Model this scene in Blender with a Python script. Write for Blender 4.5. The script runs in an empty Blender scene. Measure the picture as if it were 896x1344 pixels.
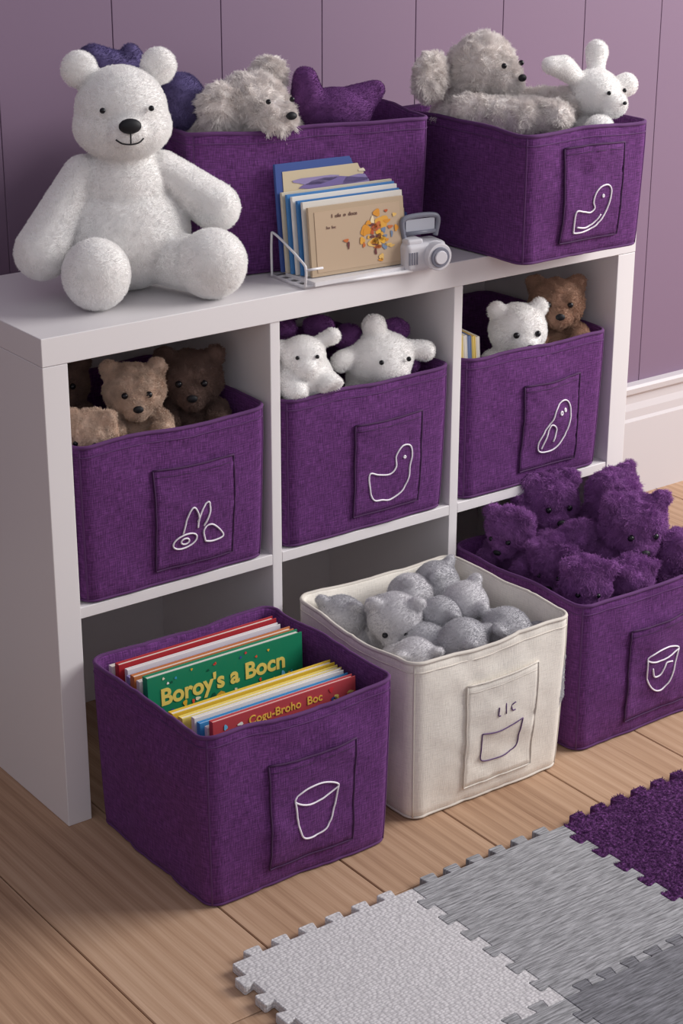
import bpy, bmesh, math, random
import numpy as np
from mathutils import Vector, Matrix, Euler, noise
random.seed(7)
scn=bpy.context.scene
scn.view_settings.view_transform='Standard'
scn.view_settings.look='None'
H=.77
# ---------------------------------------------------------------- materials
def srgb(r,g,b):
    f=lambda c:(c/12.92 if c<=.04045 else ((c+.055)/1.055)**2.4)
    return (f(r/255),f(g/255),f(b/255))
def newmat(name,col,rough=.6,sheen=0.,spec=.4):
    m=bpy.data.materials.new(name);m.use_nodes=True
    b=m.node_tree.nodes['Principled BSDF']
    b.inputs['Base Color'].default_value=(*col,1);b.inputs['Roughness'].default_value=rough
    b.inputs['Specular IOR Level'].default_value=spec
    if sheen:
        b.inputs['Sheen Weight'].default_value=sheen
        b.inputs['Sheen Roughness'].default_value=.5
        b.inputs['Sheen Tint'].default_value=(*[min(1,c*2+.2) for c in col],1)
    return m,m.node_tree,b
def N(nt,t,**k):
    n=nt.nodes.new(t)
    for a,v in k.items():
        if a.startswith('i_'): n.inputs[a[2:].replace('_',' ')].default_value=v
        else: setattr(n,a,v)
    return n
def mapped(nt,scale,coord='UV'):
    tc=N(nt,'ShaderNodeTexCoord');mp=N(nt,'ShaderNodeMapping')
    mp.inputs['Scale'].default_value=scale
    nt.links.new(tc.outputs[coord],mp.inputs['Vector']);return mp.outputs[0]
def noise_tex(nt,vec,scale=1,detail=3,rough=.5):
    n=N(nt,'ShaderNodeTexNoise');n.inputs['Scale'].default_value=scale;n.inputs['Detail'].default_value=detail;n.inputs['Roughness'].default_value=rough
    nt.links.new(vec,n.inputs['Vector']);return n.outputs['Fac']
def math_(nt,op,a,b):
    n=N(nt,'ShaderNodeMath',operation=op)
    for i,v in enumerate((a,b)):
        if isinstance(v,(int,float)): n.inputs[i].default_value=v
        else: nt.links.new(v,n.inputs[i])
    return n.outputs[0]
def ramp(nt,fac,stops):
    r=N(nt,'ShaderNodeValToRGB');e=r.color_ramp.elements
    e[0].position,e[0].color=stops[0][0],(*stops[0][1],1)
    e[1].position,e[1].color=stops[-1][0],(*stops[-1][1],1)
    for p,c in stops[1:-1]:
        x=e.new(p);x.color=(*c,1)
    nt.links.new(fac,r.inputs[0]);return r.outputs[0]
def bump(nt,b,h,strength,dist=.001):
    n=N(nt,'ShaderNodeBump');n.inputs['Strength'].default_value=strength;n.inputs['Distance'].default_value=dist
    nt.links.new(h,n.inputs['Height']);nt.links.new(n.outputs[0],b.inputs['Normal'])
def mul(c,k): return tuple(min(1,x*k) for x in c)

def linen(name,col,lo=.55,hi=1.6,sheen=.12,bs=.8):
    m,nt,b=newmat(name,col,.9,sheen,.15)
    a=noise_tex(nt,mapped(nt,(640,60,1)),1,2)
    c=noise_tex(nt,mapped(nt,(60,640,1)),1,2)
    s=math_(nt,'MULTIPLY',math_(nt,'ADD',a,c),.5)
    nt.links.new(ramp(nt,s,[(.34,mul(col,lo)),(.5,col),(.66,mul(col,hi))]),b.inputs['Base Color'])
    bump(nt,b,s,bs,.002);return m
PURP=srgb(99,54,111)
M_pur=linen('purple_linen',PURP)
M_pur2=linen('purple_linen_pocket',mul(PURP,.96))
M_wht=linen('cream_canvas',srgb(236,230,221),.9,1.06,.1,.4)
M_pseam,_,_=newmat('purple_piping',mul(PURP,.85),.85,.15)
M_wseam,_,_=newmat('cream_piping',srgb(216,209,200),.8)
M_thread,_,_=newmat('white_thread',srgb(242,236,245),.7)
M_pthread,_,_=newmat('purple_thread',srgb(90,60,110),.7)
M_stitch,_,_=newmat('purple_stitch',mul(PURP,.5),.8)
M_lam,nt,b=newmat('white_laminate',srgb(236,232,234),.38,0,.4)
bump(nt,b,noise_tex(nt,mapped(nt,(60,60,60),'Object'),1,2),.05,.0005)
M_trim,_,_=newmat('trim_white',srgb(204,199,203),.45)
M_wall,nt,b=newmat('mauve_wall_paint',srgb(129,107,130),.6,0,.3)
bump(nt,b,noise_tex(nt,mapped(nt,(90,90,90),'Object'),1,3),.08,.001)
M_black,_,_=newmat('black_plastic',(.006,.006,.01),.25)
M_nose,_,_=newmat('black_nose',(.008,.008,.012),.6)
M_bluenose,_,_=newmat('navy_nose',srgb(40,50,80),.4)
def furmat(name,col,var=.18):
    m,nt,b=newmat(name,col,.9,0,.1)
    s=noise_tex(nt,mapped(nt,(60,60,60),'Object'),1,3)
    nt.links.new(ramp(nt,s,[(.3,mul(col,1-var)),(.7,mul(col,1+var))]),b.inputs['Base Color'])
    return m
F_white=furmat('white_plush_fur',srgb(255,253,252),.01)
F_grey=furmat('grey_plush_fur',srgb(190,189,194),.06)
F_lgrey=furmat('pale_fur',srgb(240,234,231),.08)
F_sgrey=furmat('silver_fur',srgb(208,206,210),.05)
F_tan=furmat('tan_fur',srgb(208,184,166))
F_brown=furmat('brown_fur',srgb(176,142,122))
F_dbrown=furmat('dark_brown_fur',srgb(120,98,90))
F_purple=furmat('purple_fur',srgb(152,100,164))
F_dpurple=furmat('deep_purple_felt',srgb(106,64,118))
F_violet=furmat('violet_fur',srgb(104,94,138))
# ---------------------------------------------------------------- mesh helpers
def empty(name,loc=(0,0,0)):
    e=bpy.data.objects.new(name,None);e.location=loc;e.empty_display_size=.05
    scn.collection.objects.link(e);return e
def mesh(name,verts,faces,mat,parent=None,smooth=True,uv=None):
    off=Vector(parent.location) if parent else Vector((0,0,0))
    me=bpy.data.meshes.new(name);me.from_pydata([tuple(Vector(v)-off) for v in verts],[],faces)
    if uv is not None:
        l=me.uv_layers.new(name='UVMap')
        for i,lp in enumerate(me.loops): l.data[i].uv=uv[lp.vertex_index]
    me.materials.append(mat)
    if smooth: me.shade_smooth()
    o=bpy.data.objects.new(name,me);scn.collection.objects.link(o)
    if parent: o.parent=parent
    return o
def bevelmod(o,w,seg=2):
    m=o.modifiers.new('bev','BEVEL');m.width=w;m.segments=seg;m.limit_method='ANGLE';m.angle_limit=.6
    o.data.shade_smooth()
    n=o.modifiers.new('wn','WEIGHTED_NORMAL');n.keep_sharp=True
class Acc:
    def __init__(s): s.v=[];s.f=[]
    def add(s,v,f):
        k=len(s.v);s.v+=[tuple(x) for x in v];s.f+=[tuple(i+k for i in q) for q in f]
    def box(s,x0,x1,y0,y1,z0,z1,M=None):
        v=[Vector((x,y,z)) for x in(x0,x1) for y in(y0,y1) for z in(z0,z1)]
        if M: v=[M@p for p in v]
        s.add(v,[(0,1,3,2),(4,6,7,5),(0,4,5,1),(2,3,7,6),(0,2,6,4),(1,5,7,3)])
    def tube(s,pts,r,closed=False,n=8):
        P=[Vector(p) for p in pts];m=len(P);ring=[]
        up=Vector((0.13,.21,.97))
        for i in range(m):
            a=P[(i-1)%m] if (closed or i>0) else P[i];c=P[(i+1)%m] if (closed or i<m-1) else P[i]
            t=(c-a)
            if t.length<1e-9:t=Vector((1,0,0))
            t.normalize()
            if i==0:
                nrm=(up-t*up.dot(t)).normalized()
            else:
                nrm=(nrm-t*nrm.dot(t))
                if nrm.length<1e-6:nrm=t.orthogonal()
                nrm.normalize()
            bb=t.cross(nrm);rr=r[i] if hasattr(r,'__len__') else r
            ring.append([P[i]+(nrm*math.cos(2*math.pi*k/n)+bb*math.sin(2*math.pi*k/n))*rr for k in range(n)])
        v=[q for g in ring for q in g];f=[]
        for i in range(m if closed else m-1):
            for k in range(n):
                j=(i+1)%m
                f.append((i*n+k,i*n+(k+1)%n,j*n+(k+1)%n,j*n+k))
        if not closed:
            f.append(tuple(reversed(range(n))));f.append(tuple((m-1)*n+k for k in range(n)))
        s.add(v,f)
    def ell(s,c,r,M=None,E=None,sub=2):
        bm=bmesh.new();bmesh.ops.create_icosphere(bm,subdivisions=sub,radius=1)
        v=[]
        for q in bm.verts:
            p=Vector((q.co.x*r[0],q.co.y*r[1],q.co.z*r[2]))
            if E: p=Euler(E).to_matrix()@p
            p=p+Vector(c)
            v.append(M@p if M else p)
        f=[tuple(x.index for x in q.verts) for q in bm.faces];bm.free();s.add(v,f)
    def obj(s,name,mat,parent=None,smooth=True): return mesh(name,s.v,s.f,mat,parent,smooth)
def catmull(pts,closed=False,k=6):
    P=[np.array(p,float) for p in pts];m=len(P);out=[]
    for i in range(m if closed else m-1):
        g=lambda j:P[j%m] if closed else P[min(max(j,0),m-1)]
        a,b,c,d=g(i-1),g(i),g(i+1),g(i+2)
        for t in np.linspace(0,1,k,endpoint=False):
            out.append(.5*((2*b)+(c-a)*t+(2*a-5*b+4*c-d)*t*t+(-a+3*b-3*c+d)*t**3))
    if not closed: out.append(P[-1])
    return out
# ---------------------------------------------------------------- plush
HAIRDENS=520000
RNG=np.random.default_rng(5)
KF=[RNG.normal(size=(3,3))*1. for _ in range(6)];PH=[RNG.random(3)*6.28 for _ in range(6)]
def field(p,freq):
    o=np.zeros_like(p)
    for i in range(6):
        o+=np.sin(p@KF[i]*freq*(1+.35*i)+PH[i])/(1+.3*i)
    return o/2.2
def add_fur(o,mat,length,rad,dens,curl,tuft,top=False):
    me=o.data;me.calc_loop_triangles();nt=len(me.loop_triangles)
    tv=np.empty(nt*3,np.int32);me.loop_triangles.foreach_get('vertices',tv);tv=tv.reshape(-1,3)
    co=np.empty(len(me.vertices)*3,np.float32);me.vertices.foreach_get('co',co);co=co.reshape(-1,3)
    no=np.empty(len(me.vertices)*3,np.float32);me.vertices.foreach_get('normal',no);no=no.reshape(-1,3)
    A,B,C=co[tv[:,0]],co[tv[:,1]],co[tv[:,2]]
    cr=np.cross(B-A,C-A);ar=.5*np.linalg.norm(cr,axis=1)
    if top: ar=ar*(cr[:,2]>0)*(np.abs(cr[:,2])>.9*np.linalg.norm(cr,axis=1))
    tot=ar.sum();n=int(tot*HAIRDENS*dens)
    idx=RNG.choice(nt,n,p=ar/tot);u=RNG.random(n);v=RNG.random(n);k=u+v>1;u[k]=1-u[k];v[k]=1-v[k];w=1-u-v
    g=lambda X:X[tv[idx,0]]*w[:,None]+X[tv[idx,1]]*u[:,None]+X[tv[idx,2]]*v[:,None]
    p=g(co);nn=g(no);nn/=np.linalg.norm(nn,axis=1)[:,None]+1e-9
    if top: nn[:]=(0,0,1)
    L=length*(.65+.5*RNG.random(n))[:,None]
    fl=field(p,160)*tuft+field(p,45)*.35*min(1,tuft*1.5)+np.array([0,0,-.25])+RNG.normal(size=(n,3))*.22
    K=5 if curl else 4
    s=np.linspace(0,1,K)
    P=np.empty((n,K,3),np.float32)
    ph=RNG.random(n)*6.28;t1=np.cross(nn,RNG.normal(size=(n,3)));t1/=np.linalg.norm(t1,axis=1)[:,None]+1e-9;t2=np.cross(nn,t1)
    for i,q in enumerate(s):
        x=p+nn*L*(q-.12)+fl*L*q**1.6*.8
        if curl: x=x+(t1*np.cos(ph+q*7)[:,None]+t2*np.sin(ph+q*7)[:,None])*curl*q**.5
        P[:,i]=x
    hc=bpy.data.hair_curves.new('fur');hc.add_curves([K]*n)
    hc.position_data.foreach_set('vector',P.reshape(-1)) if hasattr(hc,'position_data') else hc.attributes['position'].data.foreach_set('vector',P.reshape(-1))
    at=hc.attributes.get('radius') or hc.attributes.new('radius','FLOAT','POINT')
    r=np.tile(rad*(1-.6*s),n).astype(np.float32);at.data.foreach_set('value',r)
    hc.materials.append(mat)
    h=bpy.data.objects.new('fur',hc);scn.collection.objects.link(h);h.parent=o.parent
def plush(name,blobs,M,mat,parent,vox=.0045,smooth=6,fur=.005,rad=.00035,lump=0.,curl=0.,dens=1.,floor=None,tuft=.5,clip=None):
    a=Acc()
    for b in blobs:
        if b[0]=='e': a.ell(b[1],b[2],M,b[3] if len(b)>3 else None,3)
        else:
            p0,r0,p1,r1=Vector(b[1]),b[2],Vector(b[3]),b[4]
            n=max(4,int((p1-p0).length/(min(r0,r1)*.3))+1)
            for i in range(n+1):
                t=i/n;a.ell(p0.lerp(p1,t),[r0+(r1-r0)*t]*3,M,None,2)
    if floor is not None:
        z,r=floor;c=M@Vector(blobs[0][1])
        n=5
        for i in range(n+1):
            t=i/n;a.ell((c.x,c.y,(z+r)*(1-t)+c.z*t),[r,r,r],None,None,2)
    o=a.obj(name,mat,parent)
    rm=o.modifiers.new('r','REMESH');rm.mode='VOXEL';rm.voxel_size=vox
    sm=o.modifiers.new('s','SMOOTH');sm.iterations=smooth;sm.factor=.6
    dg=bpy.context.evaluated_depsgraph_get();me=bpy.data.meshes.new_from_object(o.evaluated_get(dg))
    o.modifiers.clear();o.data=me
    if lump:
        for v in me.vertices:
            n=noise.noise(v.co*90)+.5*noise.noise(v.co*200)
            v.co+=v.normal*n*lump
    if clip:
        x0,x1,y0,y1,zf,zr,ov=clip[:7];ovf=clip[7] if len(clip)>7 else ov;g=fur*.8+.004;lx,ly,lz=parent.location
        for v in me.vertices:
            q=max(0,min(1,(v.co.z+lz-zr)/.02));k=q*ov;kf=q*ovf
            v.co.x=min(max(v.co.x,x0+g-k-lx),x1-g+k-lx);v.co.y=min(max(v.co.y,y0+g-kf-ly),y1-g-ly)
            v.co.z=max(v.co.z,zf+g-lz)
        me.update()
    me.shade_smooth()
    if not me.materials: me.materials.append(mat)
    if fur: add_fur(o,mat,fur,rad,dens,curl,tuft)
    return o
def details(parent,name,items,M,mat):
    a=Acc()
    for c,r in items: a.ell(c,r if hasattr(r,'__len__') else (r,r,r),M,None,3)
    return a.obj(name,mat,parent)
def MX(pos,rot=(0,0,0),s=1.):
    return Matrix.Translation(pos)@Euler([math.radians(a) for a in rot]).to_matrix().to_4x4()@Matrix.Scale(s,4)
def teddyblobs(peek):
    arms=[('c',(.17,-.03,.4),.08,(.17,-.25,.40),.075),('c',(-.17,-.03,.4),.08,(-.16,-.24,.42),.075)] if peek else \
      [('c',(.17,-.03,.4),.08,(.27,-.2,.22),.075),('c',(-.17,-.03,.4),.08,(-.27,-.2,.22),.075)]
    return [('e',(0,0,.25),(.2,.17,.24)),('e',(0,-.03,.62),(.205,.19,.19)),('e',(0,-.19,.57),(.1,.09,.085)),
      ('e',(.16,0,.77),(.07,.045,.07)),('e',(-.16,0,.77),(.07,.045,.07)),
      ('c',(.12,-.1,.1),.1,(.18,-.34,.1),.09),('c',(-.12,-.1,.1),.1,(-.18,-.34,.1),.09)]+arms
def teddy(name,head,rot,s,mat,parent=None,nose=M_nose,peek=True,eyes=True,**k):
    R=MX((0,0,0),rot,s);pos=Vector(head)-R@Vector((0,-.03,.62))
    e=parent or empty(name,pos)
    M=MX(pos,rot,s)
    plush('body' if not parent else name,teddyblobs(peek),M,mat,e,**k)
    fl=k.get('fur',.004)/s
    if eyes:
        details(e,'eyes',[((.08,-.2-fl*.5,.66),.022),((-.08,-.2-fl*.5,.66),.022)],M,M_black)
        details(e,'nose',[((0,-.275-fl*.6,.59),(.035,.02,.025))],M,nose)
    return e
# ---------------------------------------------------------------- room
WY=.52
def room():
    a=Acc()
    x=.218-.212*14;g=.0016
    while x<4.2:
        a.box(x+g/2,x+.212-g/2,WY,WY+.02,.0,2.5);x+=.212
    o=a.obj('wall_back',M_wall,None,False)
    b2=Acc();b2.box(-2.8,4.4,WY+.002,WY+.06,0,2.5)
    o2=b2.obj('groove_backing',M_wall,None,False);o2.parent=o
    m=o.modifiers.new('b','BEVEL');m.width=.0008;m.segments=2
    a=Acc();prof=[(0,0),(-.018,0),(-.018,.175),(-.015,.182),(-.015,.2),(-.011,.215),(-.011,.232),(-.02,.24),(-.022,.252),(-.018,.258),(0,.26)]
    v=[];f=[];n=len(prof)
    for X in(-2.8,4.4):
        for p in prof:v.append((X,WY+p[0],p[1]))
    for i in range(n): f.append((i,(i+1)%n,n+(i+1)%n,n+i))
    a.add(v,f);a.obj('baseboard_back',M_trim,None,False)
    m,nt,b=newmat('light_wood',(.4,.25,.15),.6,0,.25)
    at=N(nt,'ShaderNodeAttribute',attribute_name='tint')
    tc=N(nt,'ShaderNodeTexCoord')
    ad=N(nt,'ShaderNodeVectorMath',operation='ADD');nt.links.new(tc.outputs['Object'],ad.inputs[0])
    sc=N(nt,'ShaderNodeVectorMath',operation='SCALE');sc.inputs['Scale'].default_value=37;nt.links.new(at.outputs['Vector'],sc.inputs[0])
    nt.links.new(sc.outputs[0],ad.inputs[1])
    def mp(s):
        q=N(nt,'ShaderNodeMapping');q.inputs['Scale'].default_value=s;nt.links.new(ad.outputs[0],q.inputs[0]);return q.outputs[0]
    wv=N(nt,'ShaderNodeTexWave');wv.wave_type='BANDS';wv.bands_direction='X';wv.inputs['Scale'].default_value=13;wv.inputs['Distortion'].default_value=8;wv.inputs['Detail'].default_value=2;wv.inputs['Detail Scale'].default_value=.6
    nt.links.new(mp((1,.08,1)),wv.inputs[0])
    fine=noise_tex(nt,mp((330,5,1)),1,4,.6);big=noise_tex(nt,mp((7,.9,1)),1,3)
    s=math_(nt,'ADD',math_(nt,'MULTIPLY',wv.outputs['Fac'],.12),math_(nt,'ADD',math_(nt,'MULTIPLY',fine,.5),math_(nt,'MULTIPLY',big,.45)))
    col=ramp(nt,s,[(.3,srgb(146,112,88)),(.54,srgb(182,148,121)),(.8,srgb(204,172,146))])
    hv=N(nt,'ShaderNodeHueSaturation');nt.links.new(col,hv.inputs['Color'])
    sep=N(nt,'ShaderNodeSeparateXYZ');nt.links.new(at.outputs['Vector'],sep.inputs[0])
    nt.links.new(math_(nt,'ADD',math_(nt,'MULTIPLY',sep.outputs[0],.14),.92),hv.inputs['Value'])
    nt.links.new(hv.outputs[0],b.inputs['Base Color'])
    bump(nt,b,fine,.1,.0006)
    V=[];F=[];T=[]
    x=-.147-.212*14;r=random.Random(11)
    def plank(x0,x1,y0,y1):
        g=.0009;bv=.0012;t=(r.random(),r.random(),r.random())
        k=len(V)
        V.extend([(x0+g+bv,y0+g+bv,0),(x1-g-bv,y0+g+bv,0),(x1-g-bv,y1-g-bv,0),(x0+g+bv,y1-g-bv,0),
          (x0+g,y0+g,-bv),(x1-g,y0+g,-bv),(x1-g,y1-g,-bv),(x0+g,y1-g,-bv),
          (x0+g,y0+g,-.015),(x1-g,y0+g,-.015),(x1-g,y1-g,-.015),(x0+g,y1-g,-.015)])
        T.extend([t]*12)
        F.append((k,k+1,k+2,k+3))
        for q in(0,4):
            for i in range(4):
                j=(i+1)%4;F.append((k+q+i,k+q+4+i,k+q+4+j,k+q+j))
    while x<5:
        y=-4-r.random()*1.5
        while y<WY:
            L=1.9+r.random()*.8;plank(x,x+.212,y,min(y+L,WY+.02));y+=L
        x+=.212
    k=len(V);V.extend([(-3.2,-5.5,-.012),(5.2,-5.5,-.012),(5.2,WY+.05,-.012),(-3.2,WY+.05,-.012)]);T.extend([(0,0,0)]*4);F.append((k,k+1,k+2,k+3))
    o=mesh('floor',V,F,m,None,False)
    at=o.data.attributes.new('tint','FLOAT_VECTOR','POINT')
    for i,t in enumerate(T): at.data[i].vector=t
room()
# ---------------------------------------------------------------- shelf
def shelf():
    e=empty('cube_shelf_unit',(0,0,0));W=1.14;D=.35;t=.04;zt=H-.041
    def p(n,*b):
        a=Acc();a.box(*b);o=a.obj(n,M_lam,e,False);bevelmod(o,.0012,2)
    p('top_board',0,W,0,D,zt,H)
    p('side_panel_left',0,t,.0005,D,0,zt-.0005)
    p('side_panel_right',W-t,W,.0005,D,0,zt-.0005)
    p('divider_1',.382,.4,.002,D-.006,0,zt);p('divider_2',.7395,.7575,.002,D-.006,0,zt)
    p('middle_shelf_1',t,.382,.002,D-.006,.336,.354);p('middle_shelf_2',.4,.7395,.002,D-.006,.336,.354);p('middle_shelf_3',.7575,W-t,.002,D-.006,.336,.354)
    p('back_panel',t,W-t,D-.006,D,0,zt)
shelf()
# ---------------------------------------------------------------- bins
def ell_pts(cx,cy,rx,ry,n=16,a0=0,a1=360,tilt=0):
    o=[]
    for i in range(n+1 if a1-a0<360 else n):
        a=math.radians(a0+(a1-a0)*i/n);x,y=rx*math.cos(a),ry*math.sin(a);t=math.radians(tilt)
        o.append((cx+x*math.cos(t)-y*math.sin(t),cy+x*math.sin(t)+y*math.cos(t)))
    return o
ICON={
'bunny':[(ell_pts(.36,.25,.15,.07,tilt=8),1),(ell_pts(.36,.25,.05,.03),1),([(.33,.33),(.40,.52),(.47,.58),(.53,.48),(.52,.36)],0),([(.52,.42),(.58,.55),(.66,.6),(.67,.5),(.6,.36)],0),([(.62,.2),(.6,.32),(.7,.36),(.83,.26),(.85,.2),(.72,.18),(.62,.2)],0)],
'duck':[([(.22,.44),(.24,.24),(.30,.14),(.42,.12),(.55,.10),(.72,.17),(.81,.30),(.82,.42),(.85,.54),(.82,.65),(.70,.67),(.61,.58),(.61,.46),(.52,.39),(.36,.41)],1),(ell_pts(.74,.54,.014,.011,6),1)],
'chick':[([(.3,.3),(.32,.2),(.45,.17),(.62,.2),(.78,.35),(.85,.55),(.8,.7),(.68,.74),(.56,.66),(.5,.54),(.4,.44)],1),([(.36,.22),(.42,.34),(.5,.48),(.6,.42),(.55,.28)],0),(ell_pts(.66,.6,.02,.02,8),1),(ell_pts(.74,.62,.015,.018,8),1)],
'duck2':[([(.20,.32),(.21,.12),(.24,.09),(.40,.09),(.58,.13),(.72,.24),(.78,.36),(.80,.50),(.74,.56),(.62,.55),(.53,.49),(.50,.40),(.53,.33),(.46,.29),(.34,.31)],1),([(.26,.15),(.42,.13),(.56,.17),(.66,.25)],0),(ell_pts(.66,.45,.012,.012,6),1)],
'cup':[([(.28,.6),(.5,.52),(.8,.6),(.62,.69),(.4,.68)],1),([(.28,.6),(.32,.36),(.38,.22),(.52,.19),(.68,.24),(.77,.42),(.8,.6)],0)],
'cup2':[([(.28,.62),(.5,.55),(.8,.62),(.6,.68),(.4,.68)],1),([(.28,.62),(.33,.36),(.5,.22),(.68,.3),(.8,.62)],0),([(.38,.5),(.42,.4),(.52,.4),(.6,.5),(.7,.5)],0)],
'pcup':[([(.22,.5),(.5,.47),(.8,.51)],0),([(.22,.5),(.23,.36),(.25,.22),(.5,.19),(.75,.23),(.78,.36),(.8,.51)],0),([(.42,.72),(.42,.64),(.45,.63)],0),([(.53,.73),(.53,.63)],0),([(.66,.71),(.61,.69),(.62,.64),(.67,.63)],0)]}
def bin_(x0,x1,y0,y1,z0,h,pocket,icon,ang=0,white=False,seed=0,bot=.965,bulge=.004,name='fabric_storage_bin',wob=1.):
    cx,cy=(x0+x1)/2,(y0+y1)/2;hx,hy=(x1-x0)/2,(y1-y0)/2
    e=empty(name,(cx,cy,z0))
    R=Matrix.Translation((cx,cy,z0))@Matrix.Rotation(math.radians(ang),4,'Z')
    ms,mp,mw=(M_wht,M_wht,M_wseam) if white else (M_pur,M_pur2,M_pseam)
    cr=.023;nc=6;ns=28
    def base():
        P=[]
        for c,(sx,sy,a0) in enumerate([(-1,-1,180),(1,-1,270),(1,1,0),(-1,1,90)]):
            for i in range(nc+1):P.append(('c',sx,sy,math.radians(a0+90*i/nc)))
            nx,ny=[(1,-1),(1,1),(-1,1),(-1,-1)][c]
            for i in range(1,ns):P.append(('s',sx,sy,nx,ny,i/ns))
        return P
    B=base()
    def pt(q,f,ins=0.):
        X,Y=(hx)*f-ins,(hy)*f-ins;r=max(.004,cr-ins*.5)
        if q[0]=='c':
            return q[1]*(X-r)+r*math.cos(q[3]),q[2]*(Y-r)+r*math.sin(q[3]),0
        _,sx,sy,nx,ny,t=q
        if sx!=nx:
            return sx*(X-r)*(1-t)+nx*(X-r)*t,sy*Y,t
        return sx*X,sy*(Y-r)*(1-t)+ny*(Y-r)*t,t
    def disp(x,y,z,t):
        v=z/h
        w=math.sin(math.pi*min(max(t,0),1))
        d=bulge*w*math.sin(math.pi*v**.8)*1.3
        q=Vector((x*11+seed*7.1,y*11,z*13))
        qq=Vector(((x+y)*16+z*22+seed*5.3,(x-y)*5,z*7))
        cr_=1-abs(noise.noise(qq))*2.2
        d+=wob*(.006*noise.noise(q)+.0018*noise.noise(q*3.1)-.0025*max(0,cr_)**4)*w**.6
        zz=wob*(.009*noise.noise(Vector((x*8+seed*3.3,y*8,5))))*v
        return d,zz
    def fz(z): 
        v=z/h
        return bot+(1-bot)*min(1,v*1.2)**.7
    def P3(q,z,ins=0,rimz=0):
        x,y,t=pt(q,fz(z),ins);d,zz=disp(x,y,z,t)
        if q[0]=='c' : nx_,ny_=math.cos(q[3]),math.sin(q[3])
        elif q[1]!=q[3]: nx_,ny_=0,q[2]
        else: nx_,ny_=q[1],0
        return R@Vector((x+nx_*d,y+ny_*d,z+zz))
    n=len(B);V=[];UV=[];F=[]
    per=[0]
    for i in range(n):
        a=Vector(pt(B[i],1)[:2]);b_=Vector(pt(B[(i+1)%n],1)[:2]);per.append(per[-1]+(b_-a).length)
    lev=[]
    lev.append((0.0,.012));lev.append((0.002,.004));lev.append((.008,0))
    for i in range(1,27):lev.append((.008+(h-.008)*i/26,0))
    lev.append((h+.0015,.003));lev.append((h,.006))
    for i in range(1,9):lev.append((h-(h-.012)*i/8,.007))
    for z,ins in lev:
        for i in range(n+1):
            V.append(P3(B[i%n],min(max(z,0),h),ins)+Vector((0,0,z-min(max(z,0),h))));UV.append((per[i],z+ins))
    m=n+1
    for l in range(len(lev)-1):
        for i in range(n):F.append((l*m+i,l*m+i+1,(l+1)*m+i+1,(l+1)*m+i))
    F.append(tuple(reversed(range(n))))
    k=(len(lev)-1)*m;F.append(tuple(k+i for i in range(n)))
    mesh('shell',V,F,ms,e,True,UV)
    a=Acc()
    a.tube([P3(q,h,.001)+Vector((0,0,.001)) for q in B],.0032,True)
    a.tube([P3(q,h-.014,-.0004) for q in B],.0009,True,6)
    a.tube([P3(q,.004,.001) for q in B],.0022,True)
    for c in range(4):
        q=B[c*(nc+ns)+nc//2]
        a.tube([P3(q,.004+(h-.004)*i/12,.0) for i in range(13)],.0015,False,6)
    a.obj('piping',mw,e)
    if pocket:
        u0,u1,v0,v1=pocket
        def S(u,z,off):
            x=-hx+2*hx*u;f=fz(z);t=u
            d,zz=disp(x*f,-hy*f,z,t)
            return R@Vector((x*f,-hy*f-d-off,z+zz))
        K=18;V=[];UV=[];F=[]
        def off(i,j):
            s=i/K;t=j/K
            return .0026+.0045*math.sin(math.pi*s)*t**3
        for j in range(K+1):
            for i in range(K+1):
                u=u0+(u1-u0)*i/K;z=v0+(v1-v0)*j/K
                V.append(S(u,z,off(i,j)));UV.append((u*2*hx+3,z))
        for j in range(K):
            for i in range(K):
                q=j*(K+1)+i;F.append((q,q+1,q+K+2,q+K+1))
        o=mesh('pocket',V,F,mp,e,True,UV)
        so=o.modifiers.new('s','SOLIDIFY');so.thickness=.0024;so.offset=-1
        g=lambda s,t,ex:S(u0+(u1-u0)*s,v0+(v1-v0)*t,(.0026+.0045*math.sin(math.pi*s)*t**3)+ex)
        a=Acc()
        edge=[g(0,t,.0002) for t in np.linspace(1,0,14)]+[g(s,0,.0002) for s in np.linspace(0,1,14)][1:]+[g(1,t,.0002) for t in np.linspace(0,1,14)][1:]
        a.tube(edge,.0013,False,6)
        a.tube([g(s,1,.0) for s in np.linspace(0,1,14)],.0016,False,6)
        a.tube([g(s,.93,.0) for s in np.linspace(0.02,.98,14)],.0006,False,5)
        a.obj('pocket_hem',mw if white else M_stitch,e)
        if icon:
            a=Acc()
            for pts,cl in ICON[icon]:
                c=catmull(pts,bool(cl),6) if len(pts)>2 else [np.array(p) for p in pts]
                a.tube([g(q[0],q[1],.0008) for q in c],.0014 if not white else .0010,bool(cl),6)
            a.obj('embroidery',M_pthread if white else M_thread,e)
    return e
bin_(.045,.373,-.325,-.004,0,.270,(.31,.77,.033,.203),'cup',seed=1)
bin_(.42,.738,-.307,-.004,0,.266,(.32,.77,.03,.21),'pcup',white=True,seed=2,bot=.955)
bin_(.772,1.094,-.294,.03,0,.262,(.33,.79,.03,.198),'cup2',seed=3)
bin_(.045,.373,-.004,.325,.3545,.245,(.37,.80,.026,.187),'bunny',seed=4,wob=.8)
bin_(.405,.733,-.004,.325,.3545,.245,(.39,.81,.028,.185),'duck',seed=5,wob=.8)
bin_(.763,1.083,-.004,.325,.3545,.245,(.39,.80,.027,.182),'chick',seed=6,wob=.8)
bin_(.795,1.062,-.095,.235,H,.205,(.29,.77,.028,.18),'duck2',seed=8,wob=.9)
c=Vector((.53,.0925,0));ang=-12
d=Matrix.Rotation(math.radians(ang),3,'Z')@Vector((0,.15,0));c+=d
bin_(c.x-.2,c.x+.2,c.y-.15,c.y+.15,H,.22,None,None,ang=ang,seed=9)
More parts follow.
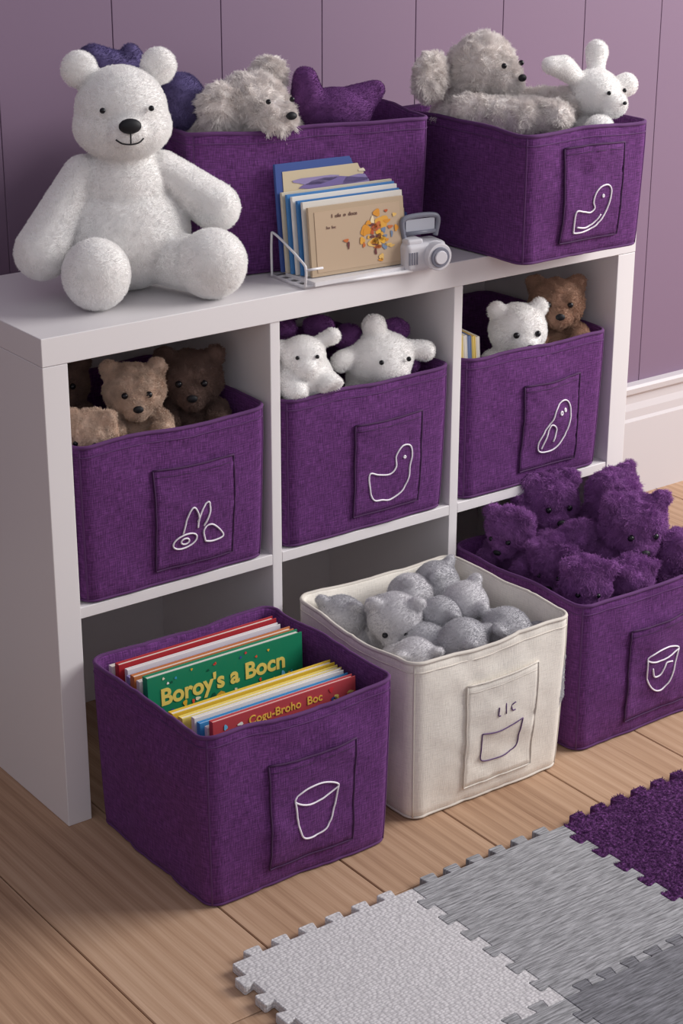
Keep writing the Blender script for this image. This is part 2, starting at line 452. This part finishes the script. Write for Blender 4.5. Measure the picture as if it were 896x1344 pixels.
# ---------------------------------------------------------------- white bear
def white_bear():
    pos=(.234,.166,H);e=empty('white_teddy_bear',pos);M=MX(pos,(0,0,-18))
    bl=[('e',(0,.005,.088),(.100,.080,.088)),('e',(0,.005,.15),(.072,.06,.07)),('e',(0,0,.2),(.046,.044,.04)),
        ('e',(0,-.012,.268),(.066,.062,.064)),('e',(0,-.016,.247),(.071,.062,.048)),('e',(-.004,-.07,.247),(.028,.02,.022)),
        ('e',(-.056,.0,.328),(.026,.015,.026)),('e',(.060,.0,.328),(.026,.015,.026)),
        ('c',(-.058,.0,.175),.030,(-.130,-.028,.072),.040),('c',(.06,.0,.175),.030,(.134,-.03,.122),.036),
        ('c',(-.04,-.03,.050),.040,(-.064,-.09,.048),.042),('e',(-.066,-.108,.054),(.048,.042,.051)),
        ('c',(.05,-.02,.050),.040,(.095,-.08,.048),.042),('e',(.108,-.098,.054),(.051,.042,.051))]
    plush('body',bl,M,F_white,e,vox=.0032,smooth=4,fur=.0032,rad=.00028,tuft=.08,dens=1.5)
    details(e,'nose',[((-.005,-.092,.259),(.0165,.008,.011))],M,M_nose)
    details(e,'eyes',[((-.039,-.070,.279),.0042),((.031,-.072,.279),.0042)],M,M_black)
    a=Acc()
    P=[(-.005,-.094,.252),(-.005,-.0935,.241),(-.005,-.0925,.235)]
    a.tube([M@Vector(p) for p in P],.0012,False,6)
    P=catmull([(-.025,-.086,.240),(-.017,-.091,.235),(-.005,-.093,.2335),(.007,-.091,.235),(.015,-.087,.240)])
    a.tube([M@Vector(p) for p in P],.0012,False,6)
    a.obj('mouth',M_nose,e)
white_bear()
# ---------------------------------------------------------------- toys in top bins
def toy_dog():
    pos=(.46,.17,.80);e=empty('fluffy_plush_dog',pos);M=MX((.468,.155,1.022),(0,0,-5))
    bl=[('e',(0,.02,0),(.055,.05,.047)),('e',(.01,-.03,-.016),(.036,.03,.028)),('e',(-.06,.01,.0),(.03,.025,.038)),('e',(.04,.035,.042),(.028,.018,.026)),
        ('e',(-.03,.05,-.04),(.06,.06,.05)),('e',(.05,.03,-.03),(.035,.04,.03)),('c',(-.01,.06,-.04),.05,(.0,.06,-.18),.05)]
    plush('body',bl,M,F_lgrey,e,fur=.008,rad=.00035,lump=.002,tuft=.7,dens=1.2,clip=(.30,.70,.10,.45,.785,.99,.1))
    details(e,'nose',[((.022,-.066,-.008),(.009,.006,.006))],M,M_nose)
    details(e,'eyes',[((-.008,-.049,.013),.004),((.034,-.047,.013),.004)],M,M_black)
toy_dog()
def toy_purple():
    e=empty('purple_plush_whale',(.612,.17,.80));M=MX((.605,.145,1.01),(0,0,-8))
    bl=[('e',(0,.0,-.008),(.066,.045,.036)),('c',(-.045,0,.005),.030,(-.050,.0,.045),.020),('c',(.035,0,.0),.030,(.072,-.005,.020),.016),('c',(0,.03,-.02),.04,(0,.04,-.18),.045)]
    plush('body',bl,M,F_dpurple,e,fur=.002,rad=.00025,tuft=.2)
toy_purple()
def toy_violet():
    e=empty('violet_plush_toy',(.38,.25,.8));M=MX((.38,.235,1.01))
    bl=[('e',(0,0,0.015),(.04,.04,.045)),('c',(-.02,.03,.04),.03,(-.12,.05,.085),.022),('c',(-.05,.04,.06),.02,(-.06,.04,.09),.015),('c',(.01,.02,-.02),.04,(.03,.03,-.18),.04)]
    plush('body',bl,M,F_violet,e,fur=.003,rad=.00025,tuft=.3)
toy_violet()
HB=(.795,1.062,-.095,.235,.785,.965,.05,.02)
def toy_koala():
    pos=(.89,.12,.79);e=empty('fluffy_plush_koala',pos);M=MX((.886,.12,1.040),(0,0,12))
    bl=[('e',(0,0,0.003),(.060,.053,.056)),('e',(0.0,-.045,-.008),(.03,.025,.026)),('e',(-.096,.03,.0),(.037,.02,.04)),('e',(.06,.05,.02),(.026,.018,.03)),
        ('e',(-.02,.01,-.07),(.065,.06,.05)),('c',(-.07,-.03,-.05),.028,(-.02,-.10,-.058),.026),('c',(.05,-.06,-.055),.028,(.065,-.13,-.045),.025),('c',(.0,-.08,-.06),.028,(.015,-.14,-.06),.026),
        ('c',(0,.01,-.08),.05,(0,.02,-.19),.05)]
    plush('body',bl,M,F_lgrey,e,fur=.007,rad=.00035,lump=.002,tuft=.6,dens=1.2,clip=HB)
    details(e,'nose',[((0.004,-.078,-.002),(.008,.006,.006))],M,M_nose)
    details(e,'eyes',[((-.022,-.060,.018),.0045),((.024,-.060,.018),.0045)],M,M_black)
toy_koala()
def toy_bunny():
    pos=(1.0,.0,.79);e=empty('white_plush_bunny',pos);M=MX((1.012,-.012,1.012),(0,0,5))
    bl=[('e',(0,0,0),(.042,.042,.038)),('e',(.006,-.035,-.014),(.025,.022,.021)),('c',(-.025,.01,.02),.012,(-.06,.015,.045),.018),('c',(-.06,.015,.045),.018,(-.088,.02,.05),.012),('c',(.012,.01,.03),.012,(.024,.02,.062),.018),
        ('c',(.03,0,.0),.013,(.066,-.01,.008),.019),('c',(0,.02,-.04),.035,(0,.03,-.19),.04),('e',(-.03,-.04,-.045),(.025,.02,.018))]
    plush('body',bl,M,F_white,e,fur=.003,rad=.00026,tuft=.15,clip=HB,smooth=4,vox=.0035,dens=1.4)
    details(e,'eyes',[((-.014,-.043,.006),.0035),((.026,-.041,.006),.0035)],M,M_black)
    details(e,'nose',[((.006,-.06,-.01),(.004,.003,.003))],M,M_nose)
toy_bunny()
# ---------------------------------------------------------------- toys in shelf bins
FB=.369
def cb(x0,x1): return (x0,x1,-.004,.325,FB,.60,.0,.022)
BC=dict(fur=.0035,rad=.0004,lump=.002,curl=.001,floor=(FB,.035),tuft=.7)
D_=cb(.045,.373);E_=cb(.405,.733);F_=cb(.763,1.083)
teddy('beige_teddy_bear',(.202,.10,.632),(5,0,-25),.225,F_tan,clip=D_,**BC)
teddy('dark_brown_teddy_bear',(.307,.11,.628),(5,0,-30),.24,F_dbrown,clip=D_,**BC)
teddy('beige_teddy_bear',(.096,.04,.604),(25,0,-50),.18,F_tan,clip=D_,**BC)
teddy('dark_brown_teddy_bear',(.135,.21,.625),(0,0,-25),.22,F_dbrown,clip=D_,**BC)
def toy_lamb():
    e=empty('white_plush_lamb',(.48,.08,.4));M=MX((.476,.045,.637),(0,0,-25))
    bl=[('e',(0,0,-.02),(.043,.043,.043)),('e',(-.004,-.01,.018),(.034,.034,.030)),('e',(-.004,-.04,.006),(.018,.016,.015)),('c',(-.028,0,.03),.01,(-.05,-.005,.028),.014),('c',(.024,0,.036),.01,(.044,0,.044),.013),('c',(.025,-.02,-.02),.02,(.038,-.052,-.028),.019),('c',(-.03,-.02,-.02),.02,(-.022,-.05,-.028),.018),('c',(0,.01,-.04),.04,(0,.02,-.225),.04)]
    plush('body',bl,M,F_white,e,fur=.003,rad=.00028,clip=E_,tuft=.2,vox=.0035,smooth=4,dens=1.3)
    pl=[('e',(-.03,.03,.05),(.024,.018,.014)),('e',(.03,.04,.05),(.026,.02,.016))]
    plush('ears',pl,M,F_dpurple,e,fur=.003,rad=.0003,clip=E_)
    details(e,'eyes',[((-.019,-.042,.024),.0032),((.012,-.042,.024),.0032)],M,M_black)
toy_lamb()
def toy_cow():
    e=empty('white_plush_cow',(.64,.09,.4));M=MX((.63,.055,.618),(0,0,-12))
    bl=[('e',(0,0,0),(.056,.048,.044)),('e',(.005,-.03,-.012),(.034,.026,.026)),('c',(.045,0,.01),.015,(.078,-.01,.005),.017),('c',(-.045,0,.01),.015,(-.072,-.01,.005),.017),('e',(-.01,.0,.055),(.02,.016,.018)),('c',(0,.02,-.03),.045,(0,.03,-.20),.045)]
    plush('body',bl,M,F_white,e,fur=.003,rad=.00028,clip=E_,tuft=.2,dens=1.3)
    pl=[('e',(.035,.018,.037),(.026,.020,.020)),('e',(-.045,.02,.034),(.024,.020,.022)),('e',(.05,.01,-.015),(.024,.03,.018))]
    plush('patches',pl,M,F_dpurple,e,fur=.003,rad=.0003,clip=E_)
    details(e,'eyes',[((-.02,-.050,.008),.004),((.028,-.050,.008),.004)],M,M_black)
toy_cow()
teddy('purple_teddy_bear',(.52,.2,.64),(0,0,-20),.2,F_dpurple,fur=.003,rad=.0003,floor=(FB,.035),clip=E_)
teddy('white_teddy_bear',(.93,.06,.612),(8,0,-20),.24,F_white,fur=.0035,rad=.0003,floor=(FB,.035),clip=F_,tuft=.25,dens=1.2)
teddy('brown_teddy_bear',(1.03,.075,.638),(0,0,-35),.235,F_brown,clip=F_,**BC)
# ---------------------------------------------------------------- piles
def pile(name,base,specs,mat,nose,**k):
    e=empty(name,base)
    for i,(p,r,s) in enumerate(specs):
        teddy('plush_toy_%d'%(i+1),p,r,s,mat[i%len(mat)],parent=e,nose=nose,peek=(i%3!=1),**k)
    return e
e=pile('purple_plush_toy_pile',(.93,-.13,.02),[
 ((.85,-.03,.295),(25,0,-70),.20),((.955,-.01,.32),(15,0,-20),.24),((.985,-.185,.325),(20,0,-25),.265),
 ((1.04,-.08,.33),(20,0,20),.24),((.85,-.22,.268),(30,0,-40),.20),((.87,-.12,.268),(50,0,-60),.20),
 ((1.04,-.24,.28),(30,0,30),.19),((.925,-.12,.28),(60,0,10),.2),((.93,-.24,.262),(50,0,-10),.18),((.91,.0,.29),(30,30,-60),.18)],[F_purple],M_nose,fur=.0065,rad=.0004,lump=.003,curl=.0012,vox=.005,tuft=.6,clip=(.772,1.094,-.294,.03,.015,.255,.012))
a=Acc();a.ell((.933,-.13,.115),(.13,.13,.095));o=a.obj('pile_base',F_purple,e)
e=pile('grey_plush_toy_pile',(.58,-.15,.02),[
 ((.478,-.05,.24),(30,0,-60),.185),((.535,-.115,.248),(35,0,-35),.215),
 ((.668,-.055,.25),(30,0,30),.20),((.605,-.065,.25),(40,20,10),.19),((.665,-.235,.232),(60,0,-110),.21),
 ((.50,-.21,.222),(60,0,-20),.18),((.585,-.225,.232),(70,0,25),.205),((.655,-.145,.248),(50,-20,60),.20),((.605,-.145,.24),(60,0,-60),.18)],[F_grey,F_sgrey,F_grey,F_sgrey],M_bluenose,fur=.0024,rad=.00028,vox=.0042,smooth=7,tuft=.15,dens=1.2,clip=(.42,.738,-.307,-.004,.015,.26,.0))
a=Acc();a.ell((.579,-.155,.1),(.125,.125,.08));o=a.obj('pile_base',F_grey,e)
# ---------------------------------------------------------------- books
_mc={}
def cmat(c,rough=.4):
    k=(c,rough)
    if k not in _mc: _mc[k]=newmat('print_%d_%d_%d'%c,srgb(*c),rough)[0]
    return _mc[k]
M_pages,nt,b=newmat('page_block',srgb(228,222,214),.8)
bump(nt,b,noise_tex(nt,mapped(nt,(5,900,5),'Object'),1,1),.5,.0005)
def book(par,name,x,y,z,w,t,h,col,lean=0,yaw=0,pad=.003):
    M=Matrix.Translation((x,y,z))@Matrix.Rotation(math.radians(yaw),4,'Z')@Matrix.Rotation(math.radians(-lean),4,'X')
    c=.0018;a=Acc()
    a.box(0,w,0,c,0,h,M);a.box(0,w,t-c,t,0,h,M);a.box(0,c,c,t-c,0,h,M)
    o=a.obj(name+'_cover',cmat(col),par,False);bevelmod(o,.0005,1)
    a=Acc();a.box(c,w-pad,c,t-c,pad,h-pad,M);a.obj(name+'_pages',M_pages,par,False)
    return M
def text(par,body,M,x,z,size,col,y=-.0006,bold=.012):
    cu=bpy.data.curves.new('t','FONT');cu.body=body;cu.size=size;cu.extrude=.0003;cu.offset=size*bold
    o=bpy.data.objects.new('t',cu);scn.collection.objects.link(o)
    me=bpy.data.meshes.new_from_object(o.evaluated_get(bpy.context.evaluated_depsgraph_get()))
    bpy.data.objects.remove(o)
    T=M@Matrix.Translation((x,y,z))@Matrix.Rotation(math.radians(90),4,'X')
    off=Vector(par.location)
    for v in me.vertices:v.co=T@v.co-off
    me.materials.clear();me.materials.append(cmat(col));o=bpy.data.objects.new('title_lettering',me);scn.collection.objects.link(o);o.parent=par
def blotch(par,M,items,y=-.0008,name='cover_art'):
    for (cx,cz,rx,rz,col) in items:
        a=Acc();n=14;v=[M@Vector((cx,y,cz))];
        for i in range(n):
            q=2*math.pi*i/n;k=1+.18*math.sin(q*3+cx*90)
            v.append(M@Vector((cx+rx*k*math.cos(q),y,cz+rz*k*math.sin(q))))
        a.add(v,[(0,1+i,1+(i+1)%n) for i in range(n)]);a.obj(name,cmat(col),par,False)
        
def floor_books():
    e=empty('picture_books',(.2,-.15,.012));zb=.013
    yy=-.03
    for i,(t,h,c,dx) in enumerate([(.010,.255,(232,226,222),0),(.012,.262,(178,44,52),.004),(.009,.256,(226,222,226),.012),(.010,.250,(150,140,190),.008),(.008,.248,(232,228,224),.014),(.012,.262,(196,120,70),.002),(.009,.258,(222,214,214),.004)]):
        yy-=t+.002;book(e,'book_%d'%i,.066+dx,yy,zb,.285-dx,t,h-.002,c,lean=1)
    M=book(e,'green_book',.068,-.145,zb,.272,.014,.272,(28,132,96),lean=2)
    text(e,"Boroy's a Bocn",M,.02,.224,.036,(240,214,110),bold=.03)
    r=random.Random(4)
    cols=[(226,170,60),(236,210,120),(220,80,60),(240,230,200),(230,90,60),(60,160,200),(240,190,60),(220,60,70),(60,80,160),(250,250,240),(120,200,240),(20,90,70)]
    blotch(e,M,[(.12,.2,.014,.016,(226,170,60)),(.122,.204,.008,.008,(240,225,160)),(.145,.192,.008,.008,(60,120,190))]+[(r.uniform(.01,.26),r.uniform(.165,.218),r.uniform(.002,.006),r.uniform(.002,.006),r.choice(cols)) for _ in range(46)]+[(r.uniform(.01,.26),r.uniform(.255,.267),.002,.002,r.choice(cols)) for _ in range(12)])
    for i,(y,t,h,c,dx,w) in enumerate([(-.205,.013,.240,(226,190,60),.0,.285),(-.221,.012,.238,(236,214,110),.006,.28),(-.234,.009,.240,(232,228,226),.018,.262),(-.245,.009,.236,(66,146,206),.02,.265),(-.255,.008,.232,(226,220,222),.026,.25)]):
        book(e,'front_book_%d'%i,.072+dx,y,zb,w,t,h,c,lean=2)
    M=book(e,'coral_book',.10,-.266,zb,.25,.010,.244,(196,76,84),lean=2)
    text(e,"Cogu-Broho  Boc",M,.06,.223,.018,(250,200,90))
    text(e,"on the  loog road",M,.09,.205,.012,(60,40,90))
    blotch(e,M,[(r.uniform(.01,.055),r.uniform(.19,.238),r.uniform(.002,.005),r.uniform(.002,.005),r.choice(cols)) for _ in range(10)]+[(r.uniform(.19,.24),r.uniform(.19,.238),r.uniform(.002,.006),r.uniform(.002,.006),r.choice(cols)) for _ in range(12)])
floor_books()
def bin_books():
    e=empty('small_books',(.8,.05,.38))
    for i,c in enumerate([(226,206,140),(226,222,216),(110,130,170),(230,200,110),(226,222,216)]):
        book(e,'book_%d'%i,.789+.0105*i,.012+.002*i,.37,.055,.008,.272-.003*i,c,lean=4,yaw=82)
bin_books()
def magazines():
    e=empty('magazine_rack',(.57,.04,H))
    th=-7
    cols=[((60,84,150),.235,.163),((206,196,176),.2,.122),((70,130,190),.195,.12),((230,226,220),.19,.118),((60,120,180),.185,.113),((224,218,210),.18,.112),((188,166,140),.172,.105)]
    y=.078
    for i,(c,w,h) in enumerate(cols):
        y-=.009
        x=.452+i*.003
        M=book(e,'magazine_%d'%i,x,y,H+.012,w,.006,h,c,lean=7,yaw=th+3,pad=.001)
        if i==0:
            a=Acc();a.box(.012,w-.006,-.0008,0,.02,h-.012,M);a.obj('cover_panel',cmat((206,190,160)),e,False)
            blotch(e,M,[(.07,h-.03,.04,.006,(150,136,180)),(.1,h-.036,.06,.007,(120,104,160)),(.16,h-.042,.05,.012,(140,126,176)),(.205,h-.035,.018,.02,(84,80,150)),(.18,h-.022,.03,.005,(225,215,190))],y=-.0016)
        if i==1:
            a=Acc();a.box(.03,w-.01,-.0008,0,.01,h-.006,M);a.obj('cover_panel',cmat((70,120,180)),e,False)
        if i==2:
            a=Acc();a.box(.02,.16,-.0008,0,.01,h-.012,M);a.obj('cover_panel',cmat((214,200,178)),e,False)
        if i==6:
            a=Acc();a.box(.01,w-.008,-.0007,0,.006,h-.008,M);a.obj('cover_panel',cmat((196,172,146)),e,False)
            text(e,"I  ofu  o  doce",M,.04,.086,.008,(120,90,80),y=-.0012)
            text(e,"bo  loc",M,.03,.07,.006,(140,110,100),y=-.0012)
            r=random.Random(9);cc=[(222,150,50),(230,170,70),(190,90,50),(232,190,110),(200,110,60),(120,140,170),(110,60,60),(236,180,60),(240,220,180)]
            blotch(e,M,[(.10,.06,.010,.008,(222,150,50)),(.13,.07,.012,.009,(230,170,70)),(.115,.04,.012,.008,(232,190,110))],y=-.0014)
            blotch(e,M,[(max(.06,min(.16,r.gauss(.118,.022))),max(.012,min(.09,r.gauss(.052,.02))),r.uniform(.002,.007),r.uniform(.002,.006),r.choice(cc)) for _ in range(44)],y=-.0017)
    M,nt,b=newmat('white_wire',srgb(230,228,232),.3)
    a=Acc();r=.002
    x0,x1,y0,y1,z=.447,.64,.002,.09,H
    A=lambda x,yy,zz:(x,yy-(x-.447)*.07,zz)
    a.tube([A(x0,y0,z+.003),A(x1,y0,z+.003),A(x1,y1,z+.003),A(x0,y1,z+.003)],.003,True)
    for x in (x0,x1):
        a.tube(catmull([A(x,y0,z+.003),A(x,y0-.002,z+.03),A(x,y0+.01,z+.042),A(x,y1-.01,z+.07),A(x,y1,z+.06),A(x,y1,z+.003)]),r,False)
    a.tube([A(x0,y0-.002,z+.03),A(x0+.03,y0-.002,z+.03)],r,False)
    for i in range(4):
        yy=y0+(y1-y0)*(i+.5)/4;a.tube([A(x0,yy,z+.003),A(x1,yy,z+.003)],r,False)
    a.obj('wire_frame',M,e)
    a=Acc();a.box(.46,.63,y0+.0,y1-.01,H+.004,H+.0105,Matrix.Translation((0,-.008,0)));a.obj('tray',M,e,False)
magazines()
def toycam():
    e=empty('toy_camera',(.665,.01,H));M=MX((.668,.004,H),(0,0,-8),1.08)
    mw,_,_=newmat('toy_camera_white',srgb(222,220,226),.35);mg,_,_=newmat('toy_camera_grey',srgb(130,132,146),.3)
    a=Acc();a.box(-.034,.034,-.022,.022,.0,.042,M);o=a.obj('body',mw,e,False);bevelmod(o,.009,4)
    a=Acc();a.box(-.03,-.004,-.018,.018,.038,.048,M);o=a.obj('top_plate',mw,e,False);bevelmod(o,.004,3)
    def cyl(name,c,r,l,mat,n=28,ax='Y'):
        a=Acc();v=[]
        for y in(0,l):
            for i in range(n):
                q=2*math.pi*i/n;v.append(M@Vector((c[0]+r*math.cos(q),c[1]-y,c[2]+r*math.sin(q))))
        f=[(i,(i+1)%n,n+(i+1)%n,n+i) for i in range(n)]+[tuple(range(n)),tuple(n+i for i in range(n))]
        a.add(v,f);o=a.obj(name,mat,e,False);bevelmod(o,.0015,2)
    cyl('lens_barrel',(.014,-.018,.022),.02,.016,mw)
    cyl('lens_ring',(.014,-.032,.022),.015,.005,mg)
    cyl('lens_glass',(.014,-.035,.022),.010,.004,mw)
    a=Acc()
    fr=catmull([(-.026,0,.046),(-.03,0,.07),(-.018,0,.077),(.018,0,.077),(.03,0,.07),(.026,0,.046)],False,6)
    a.tube([M@Vector(p) for p in fr],.0042,False,10);a.tube([M@Vector(p) for p in [(-.027,0,.053),(.027,0,.053)]],.0035,False,10)
    a.obj('viewfinder_frame',mg,e)
    a=Acc();a.box(-.024,.024,-.001,.001,.055,.073,M);a.obj('viewfinder_window',cmat((190,194,206),.2),e,False)
    a=Acc()
    for i in range(4): a.box(-.03+i*.004,-.028+i*.004,-.0228,-.021,.012,.03,M)
    a.obj('grille',mg,e,False)
toycam()
# ---------------------------------------------------------------- mats
def matmat(name,c,kind):
    m,nt,b=newmat(name,c,.9,.15,.15)
    if kind=='nub':
        v=N(nt,'ShaderNodeTexVoronoi');v.inputs['Scale'].default_value=1;v.inputs['Randomness'].default_value=.5;nt.links.new(mapped(nt,(150,240,200),'Object'),v.inputs['Vector'])
        s=math_(nt,'SUBTRACT',1,v.outputs['Distance']);n2=noise_tex(nt,mapped(nt,(25,25,25),'Object'),1,3)
        s=math_(nt,'MULTIPLY',s,math_(nt,'ADD',.85,math_(nt,'MULTIPLY',n2,.3)))
        lo,hi=.3,1.;k=(.72,1.08);d=.0035;st=.6
    elif kind=='streak':
        a=noise_tex(nt,mapped(nt,(28,330,1),'Object'),1,3,.6);s=a;lo,hi=.35,.68;k=(.5,1.45);d=.003;st=1.
    else:
        v=N(nt,'ShaderNodeTexVoronoi');v.inputs['Scale'].default_value=1;nt.links.new(mapped(nt,(170,170,170),'Object'),v.inputs['Vector'])
        a=noise_tex(nt,mapped(nt,(420,420,420),'Object'),1,3,.7)
        s=math_(nt,'ADD',math_(nt,'MULTIPLY',math_(nt,'SUBTRACT',1,v.outputs['Distance']),.7),math_(nt,'MULTIPLY',a,.4));lo,hi=.35,.95;k=(.45,1.35);d=.005;st=1.
    nt.links.new(ramp(nt,s,[(lo,mul(c,k[0])),(hi,mul(c,k[1]))]),b.inputs['Base Color'])
    bump(nt,b,s,st,d);return m
K_white=matmat('mat_white_loop',srgb(226,223,226),'nub')
K_grey=matmat('mat_grey_ribbed',srgb(158,158,162),'streak')
K_dgrey=matmat('mat_dark_grey',srgb(122,122,128),'streak')
K_purple=matmat('mat_purple_terry',srgb(112,62,124),'terry')
def profile(a,b,n,side):
    a=Vector(a);b=Vector(b);t=(b-a).normalized();L=(b-a).length;nn=Vector((-t.y,t.x))*side
    out=[]
    for i in range(n):
        c=L*(.13+.74*i/(n-1));w=.0098;d=.016
        for s,h in((-w,0),(-w*1.35,d*.85),(-w*1.1,d),(w*1.1,d),(w*1.35,d*.85),(w,0)):
            out.append(a+t*(c+s)+nn*h)
    return [a]+out
def mats():
    e=empty('puzzle_play_mat',(.4,-.6,0));T=.014
    xs=[-.005,.302,.594,.886,1.178,1.47];ys=[-.458,-.778,-1.098,-1.418]
    kind={(0,0):K_white,(1,0):K_grey,(2,0):K_purple,(3,0):K_grey,(4,0):K_grey,(0,1):K_grey,(1,1):K_dgrey,(2,1):K_grey,(3,1):K_white,(4,1):K_purple,(0,2):K_purple,(1,2):K_white,(2,2):K_dgrey,(3,2):K_purple,(4,2):K_grey}
    n=6
    for (i,j),m in kind.items():
        x0,x1,y1,y0=xs[i],xs[i+1],ys[j],ys[j+1]
        bot=profile((x0,y0),(x1,y0),n,1);right=profile((x1,y0),(x1,y1),n,1)
        top=profile((x0,y1),(x1,y1),n,1)+[Vector((x1,y1))];left=profile((x0,y0),(x0,y1),n,1)+[Vector((x0,y1))]
        P=bot+right+list(reversed(top))[:-1]+list(reversed(left))[:-1]
        bm=bmesh.new();off=Vector(e.location)
        vs=[bm.verts.new((p.x-off.x,p.y-off.y,T)) for p in P]
        f=bm.faces.new(vs)
        r=bmesh.ops.extrude_face_region(bm,geom=[f])
        low=[v for v in r['geom'] if isinstance(v,bmesh.types.BMVert)]
        for v in low:v.co.z=.0005
        bmesh.ops.recalc_face_normals(bm,faces=bm.faces)
        me=bpy.data.meshes.new('tile');bm.to_mesh(me);bm.free();me.materials.append(m)
        o=bpy.data.objects.new('mat_tile_%d_%d'%(i,j),me);scn.collection.objects.link(o);o.parent=e
        if m is K_purple: add_fur(o,m,.003,.0005,.35,.0010,.4,top=True)
        bevelmod(o,.0028,3)
mats()
# ---------------------------------------------------------------- lights
def area(name,loc,tgt,sx,sy,en,col):
    l=bpy.data.lights.new(name,'AREA');l.shape='RECTANGLE';l.size=sx;l.size_y=sy;l.energy=en;l.color=col
    o=bpy.data.objects.new(name,l);scn.collection.objects.link(o);o.location=loc
    o.rotation_euler=(Vector(tgt)-Vector(loc)).to_track_quat('-Z','Y').to_euler()
area('window_light',(2.9,-1.3,2.0),(.6,.0,.4),1.8,1.8,112,(1,.97,.94))
area('room_fill_light',(-1.6,-3.2,2.6),(.5,0,.4),2.2,2.0,12,(.94,.93,1))
w=bpy.data.worlds.new('World');scn.world=w;w.use_nodes=True
bg=w.node_tree.nodes['Background'];bg.inputs[0].default_value=(.86,.84,.9,1);bg.inputs[1].default_value=.36
# ---------------------------------------------------------------- camera
f,pit,yaw,roll,cx,cy,cz=2480.13,.377,.9336,.0022,-1.1539,-2.2538,1.5056
Fv=Vector((math.cos(yaw)*math.cos(pit),math.sin(yaw)*math.cos(pit),-math.sin(pit)))
Rt=Vector((math.sin(yaw),-math.cos(yaw),0));U=Rt.cross(Fv)
r2=Rt*math.cos(roll)+U*math.sin(roll);u2=-Rt*math.sin(roll)+U*math.cos(roll)
cam=bpy.data.cameras.new('Camera');co=bpy.data.objects.new('Camera',cam);scn.collection.objects.link(co)
co.matrix_world=Matrix(((r2.x,u2.x,-Fv.x,cx),(r2.y,u2.y,-Fv.y,cy),(r2.z,u2.z,-Fv.z,cz),(0,0,0,1)))
cam.sensor_fit='VERTICAL';cam.sensor_height=36;cam.lens=f/1344*36;cam.clip_start=.05
scn.camera=co
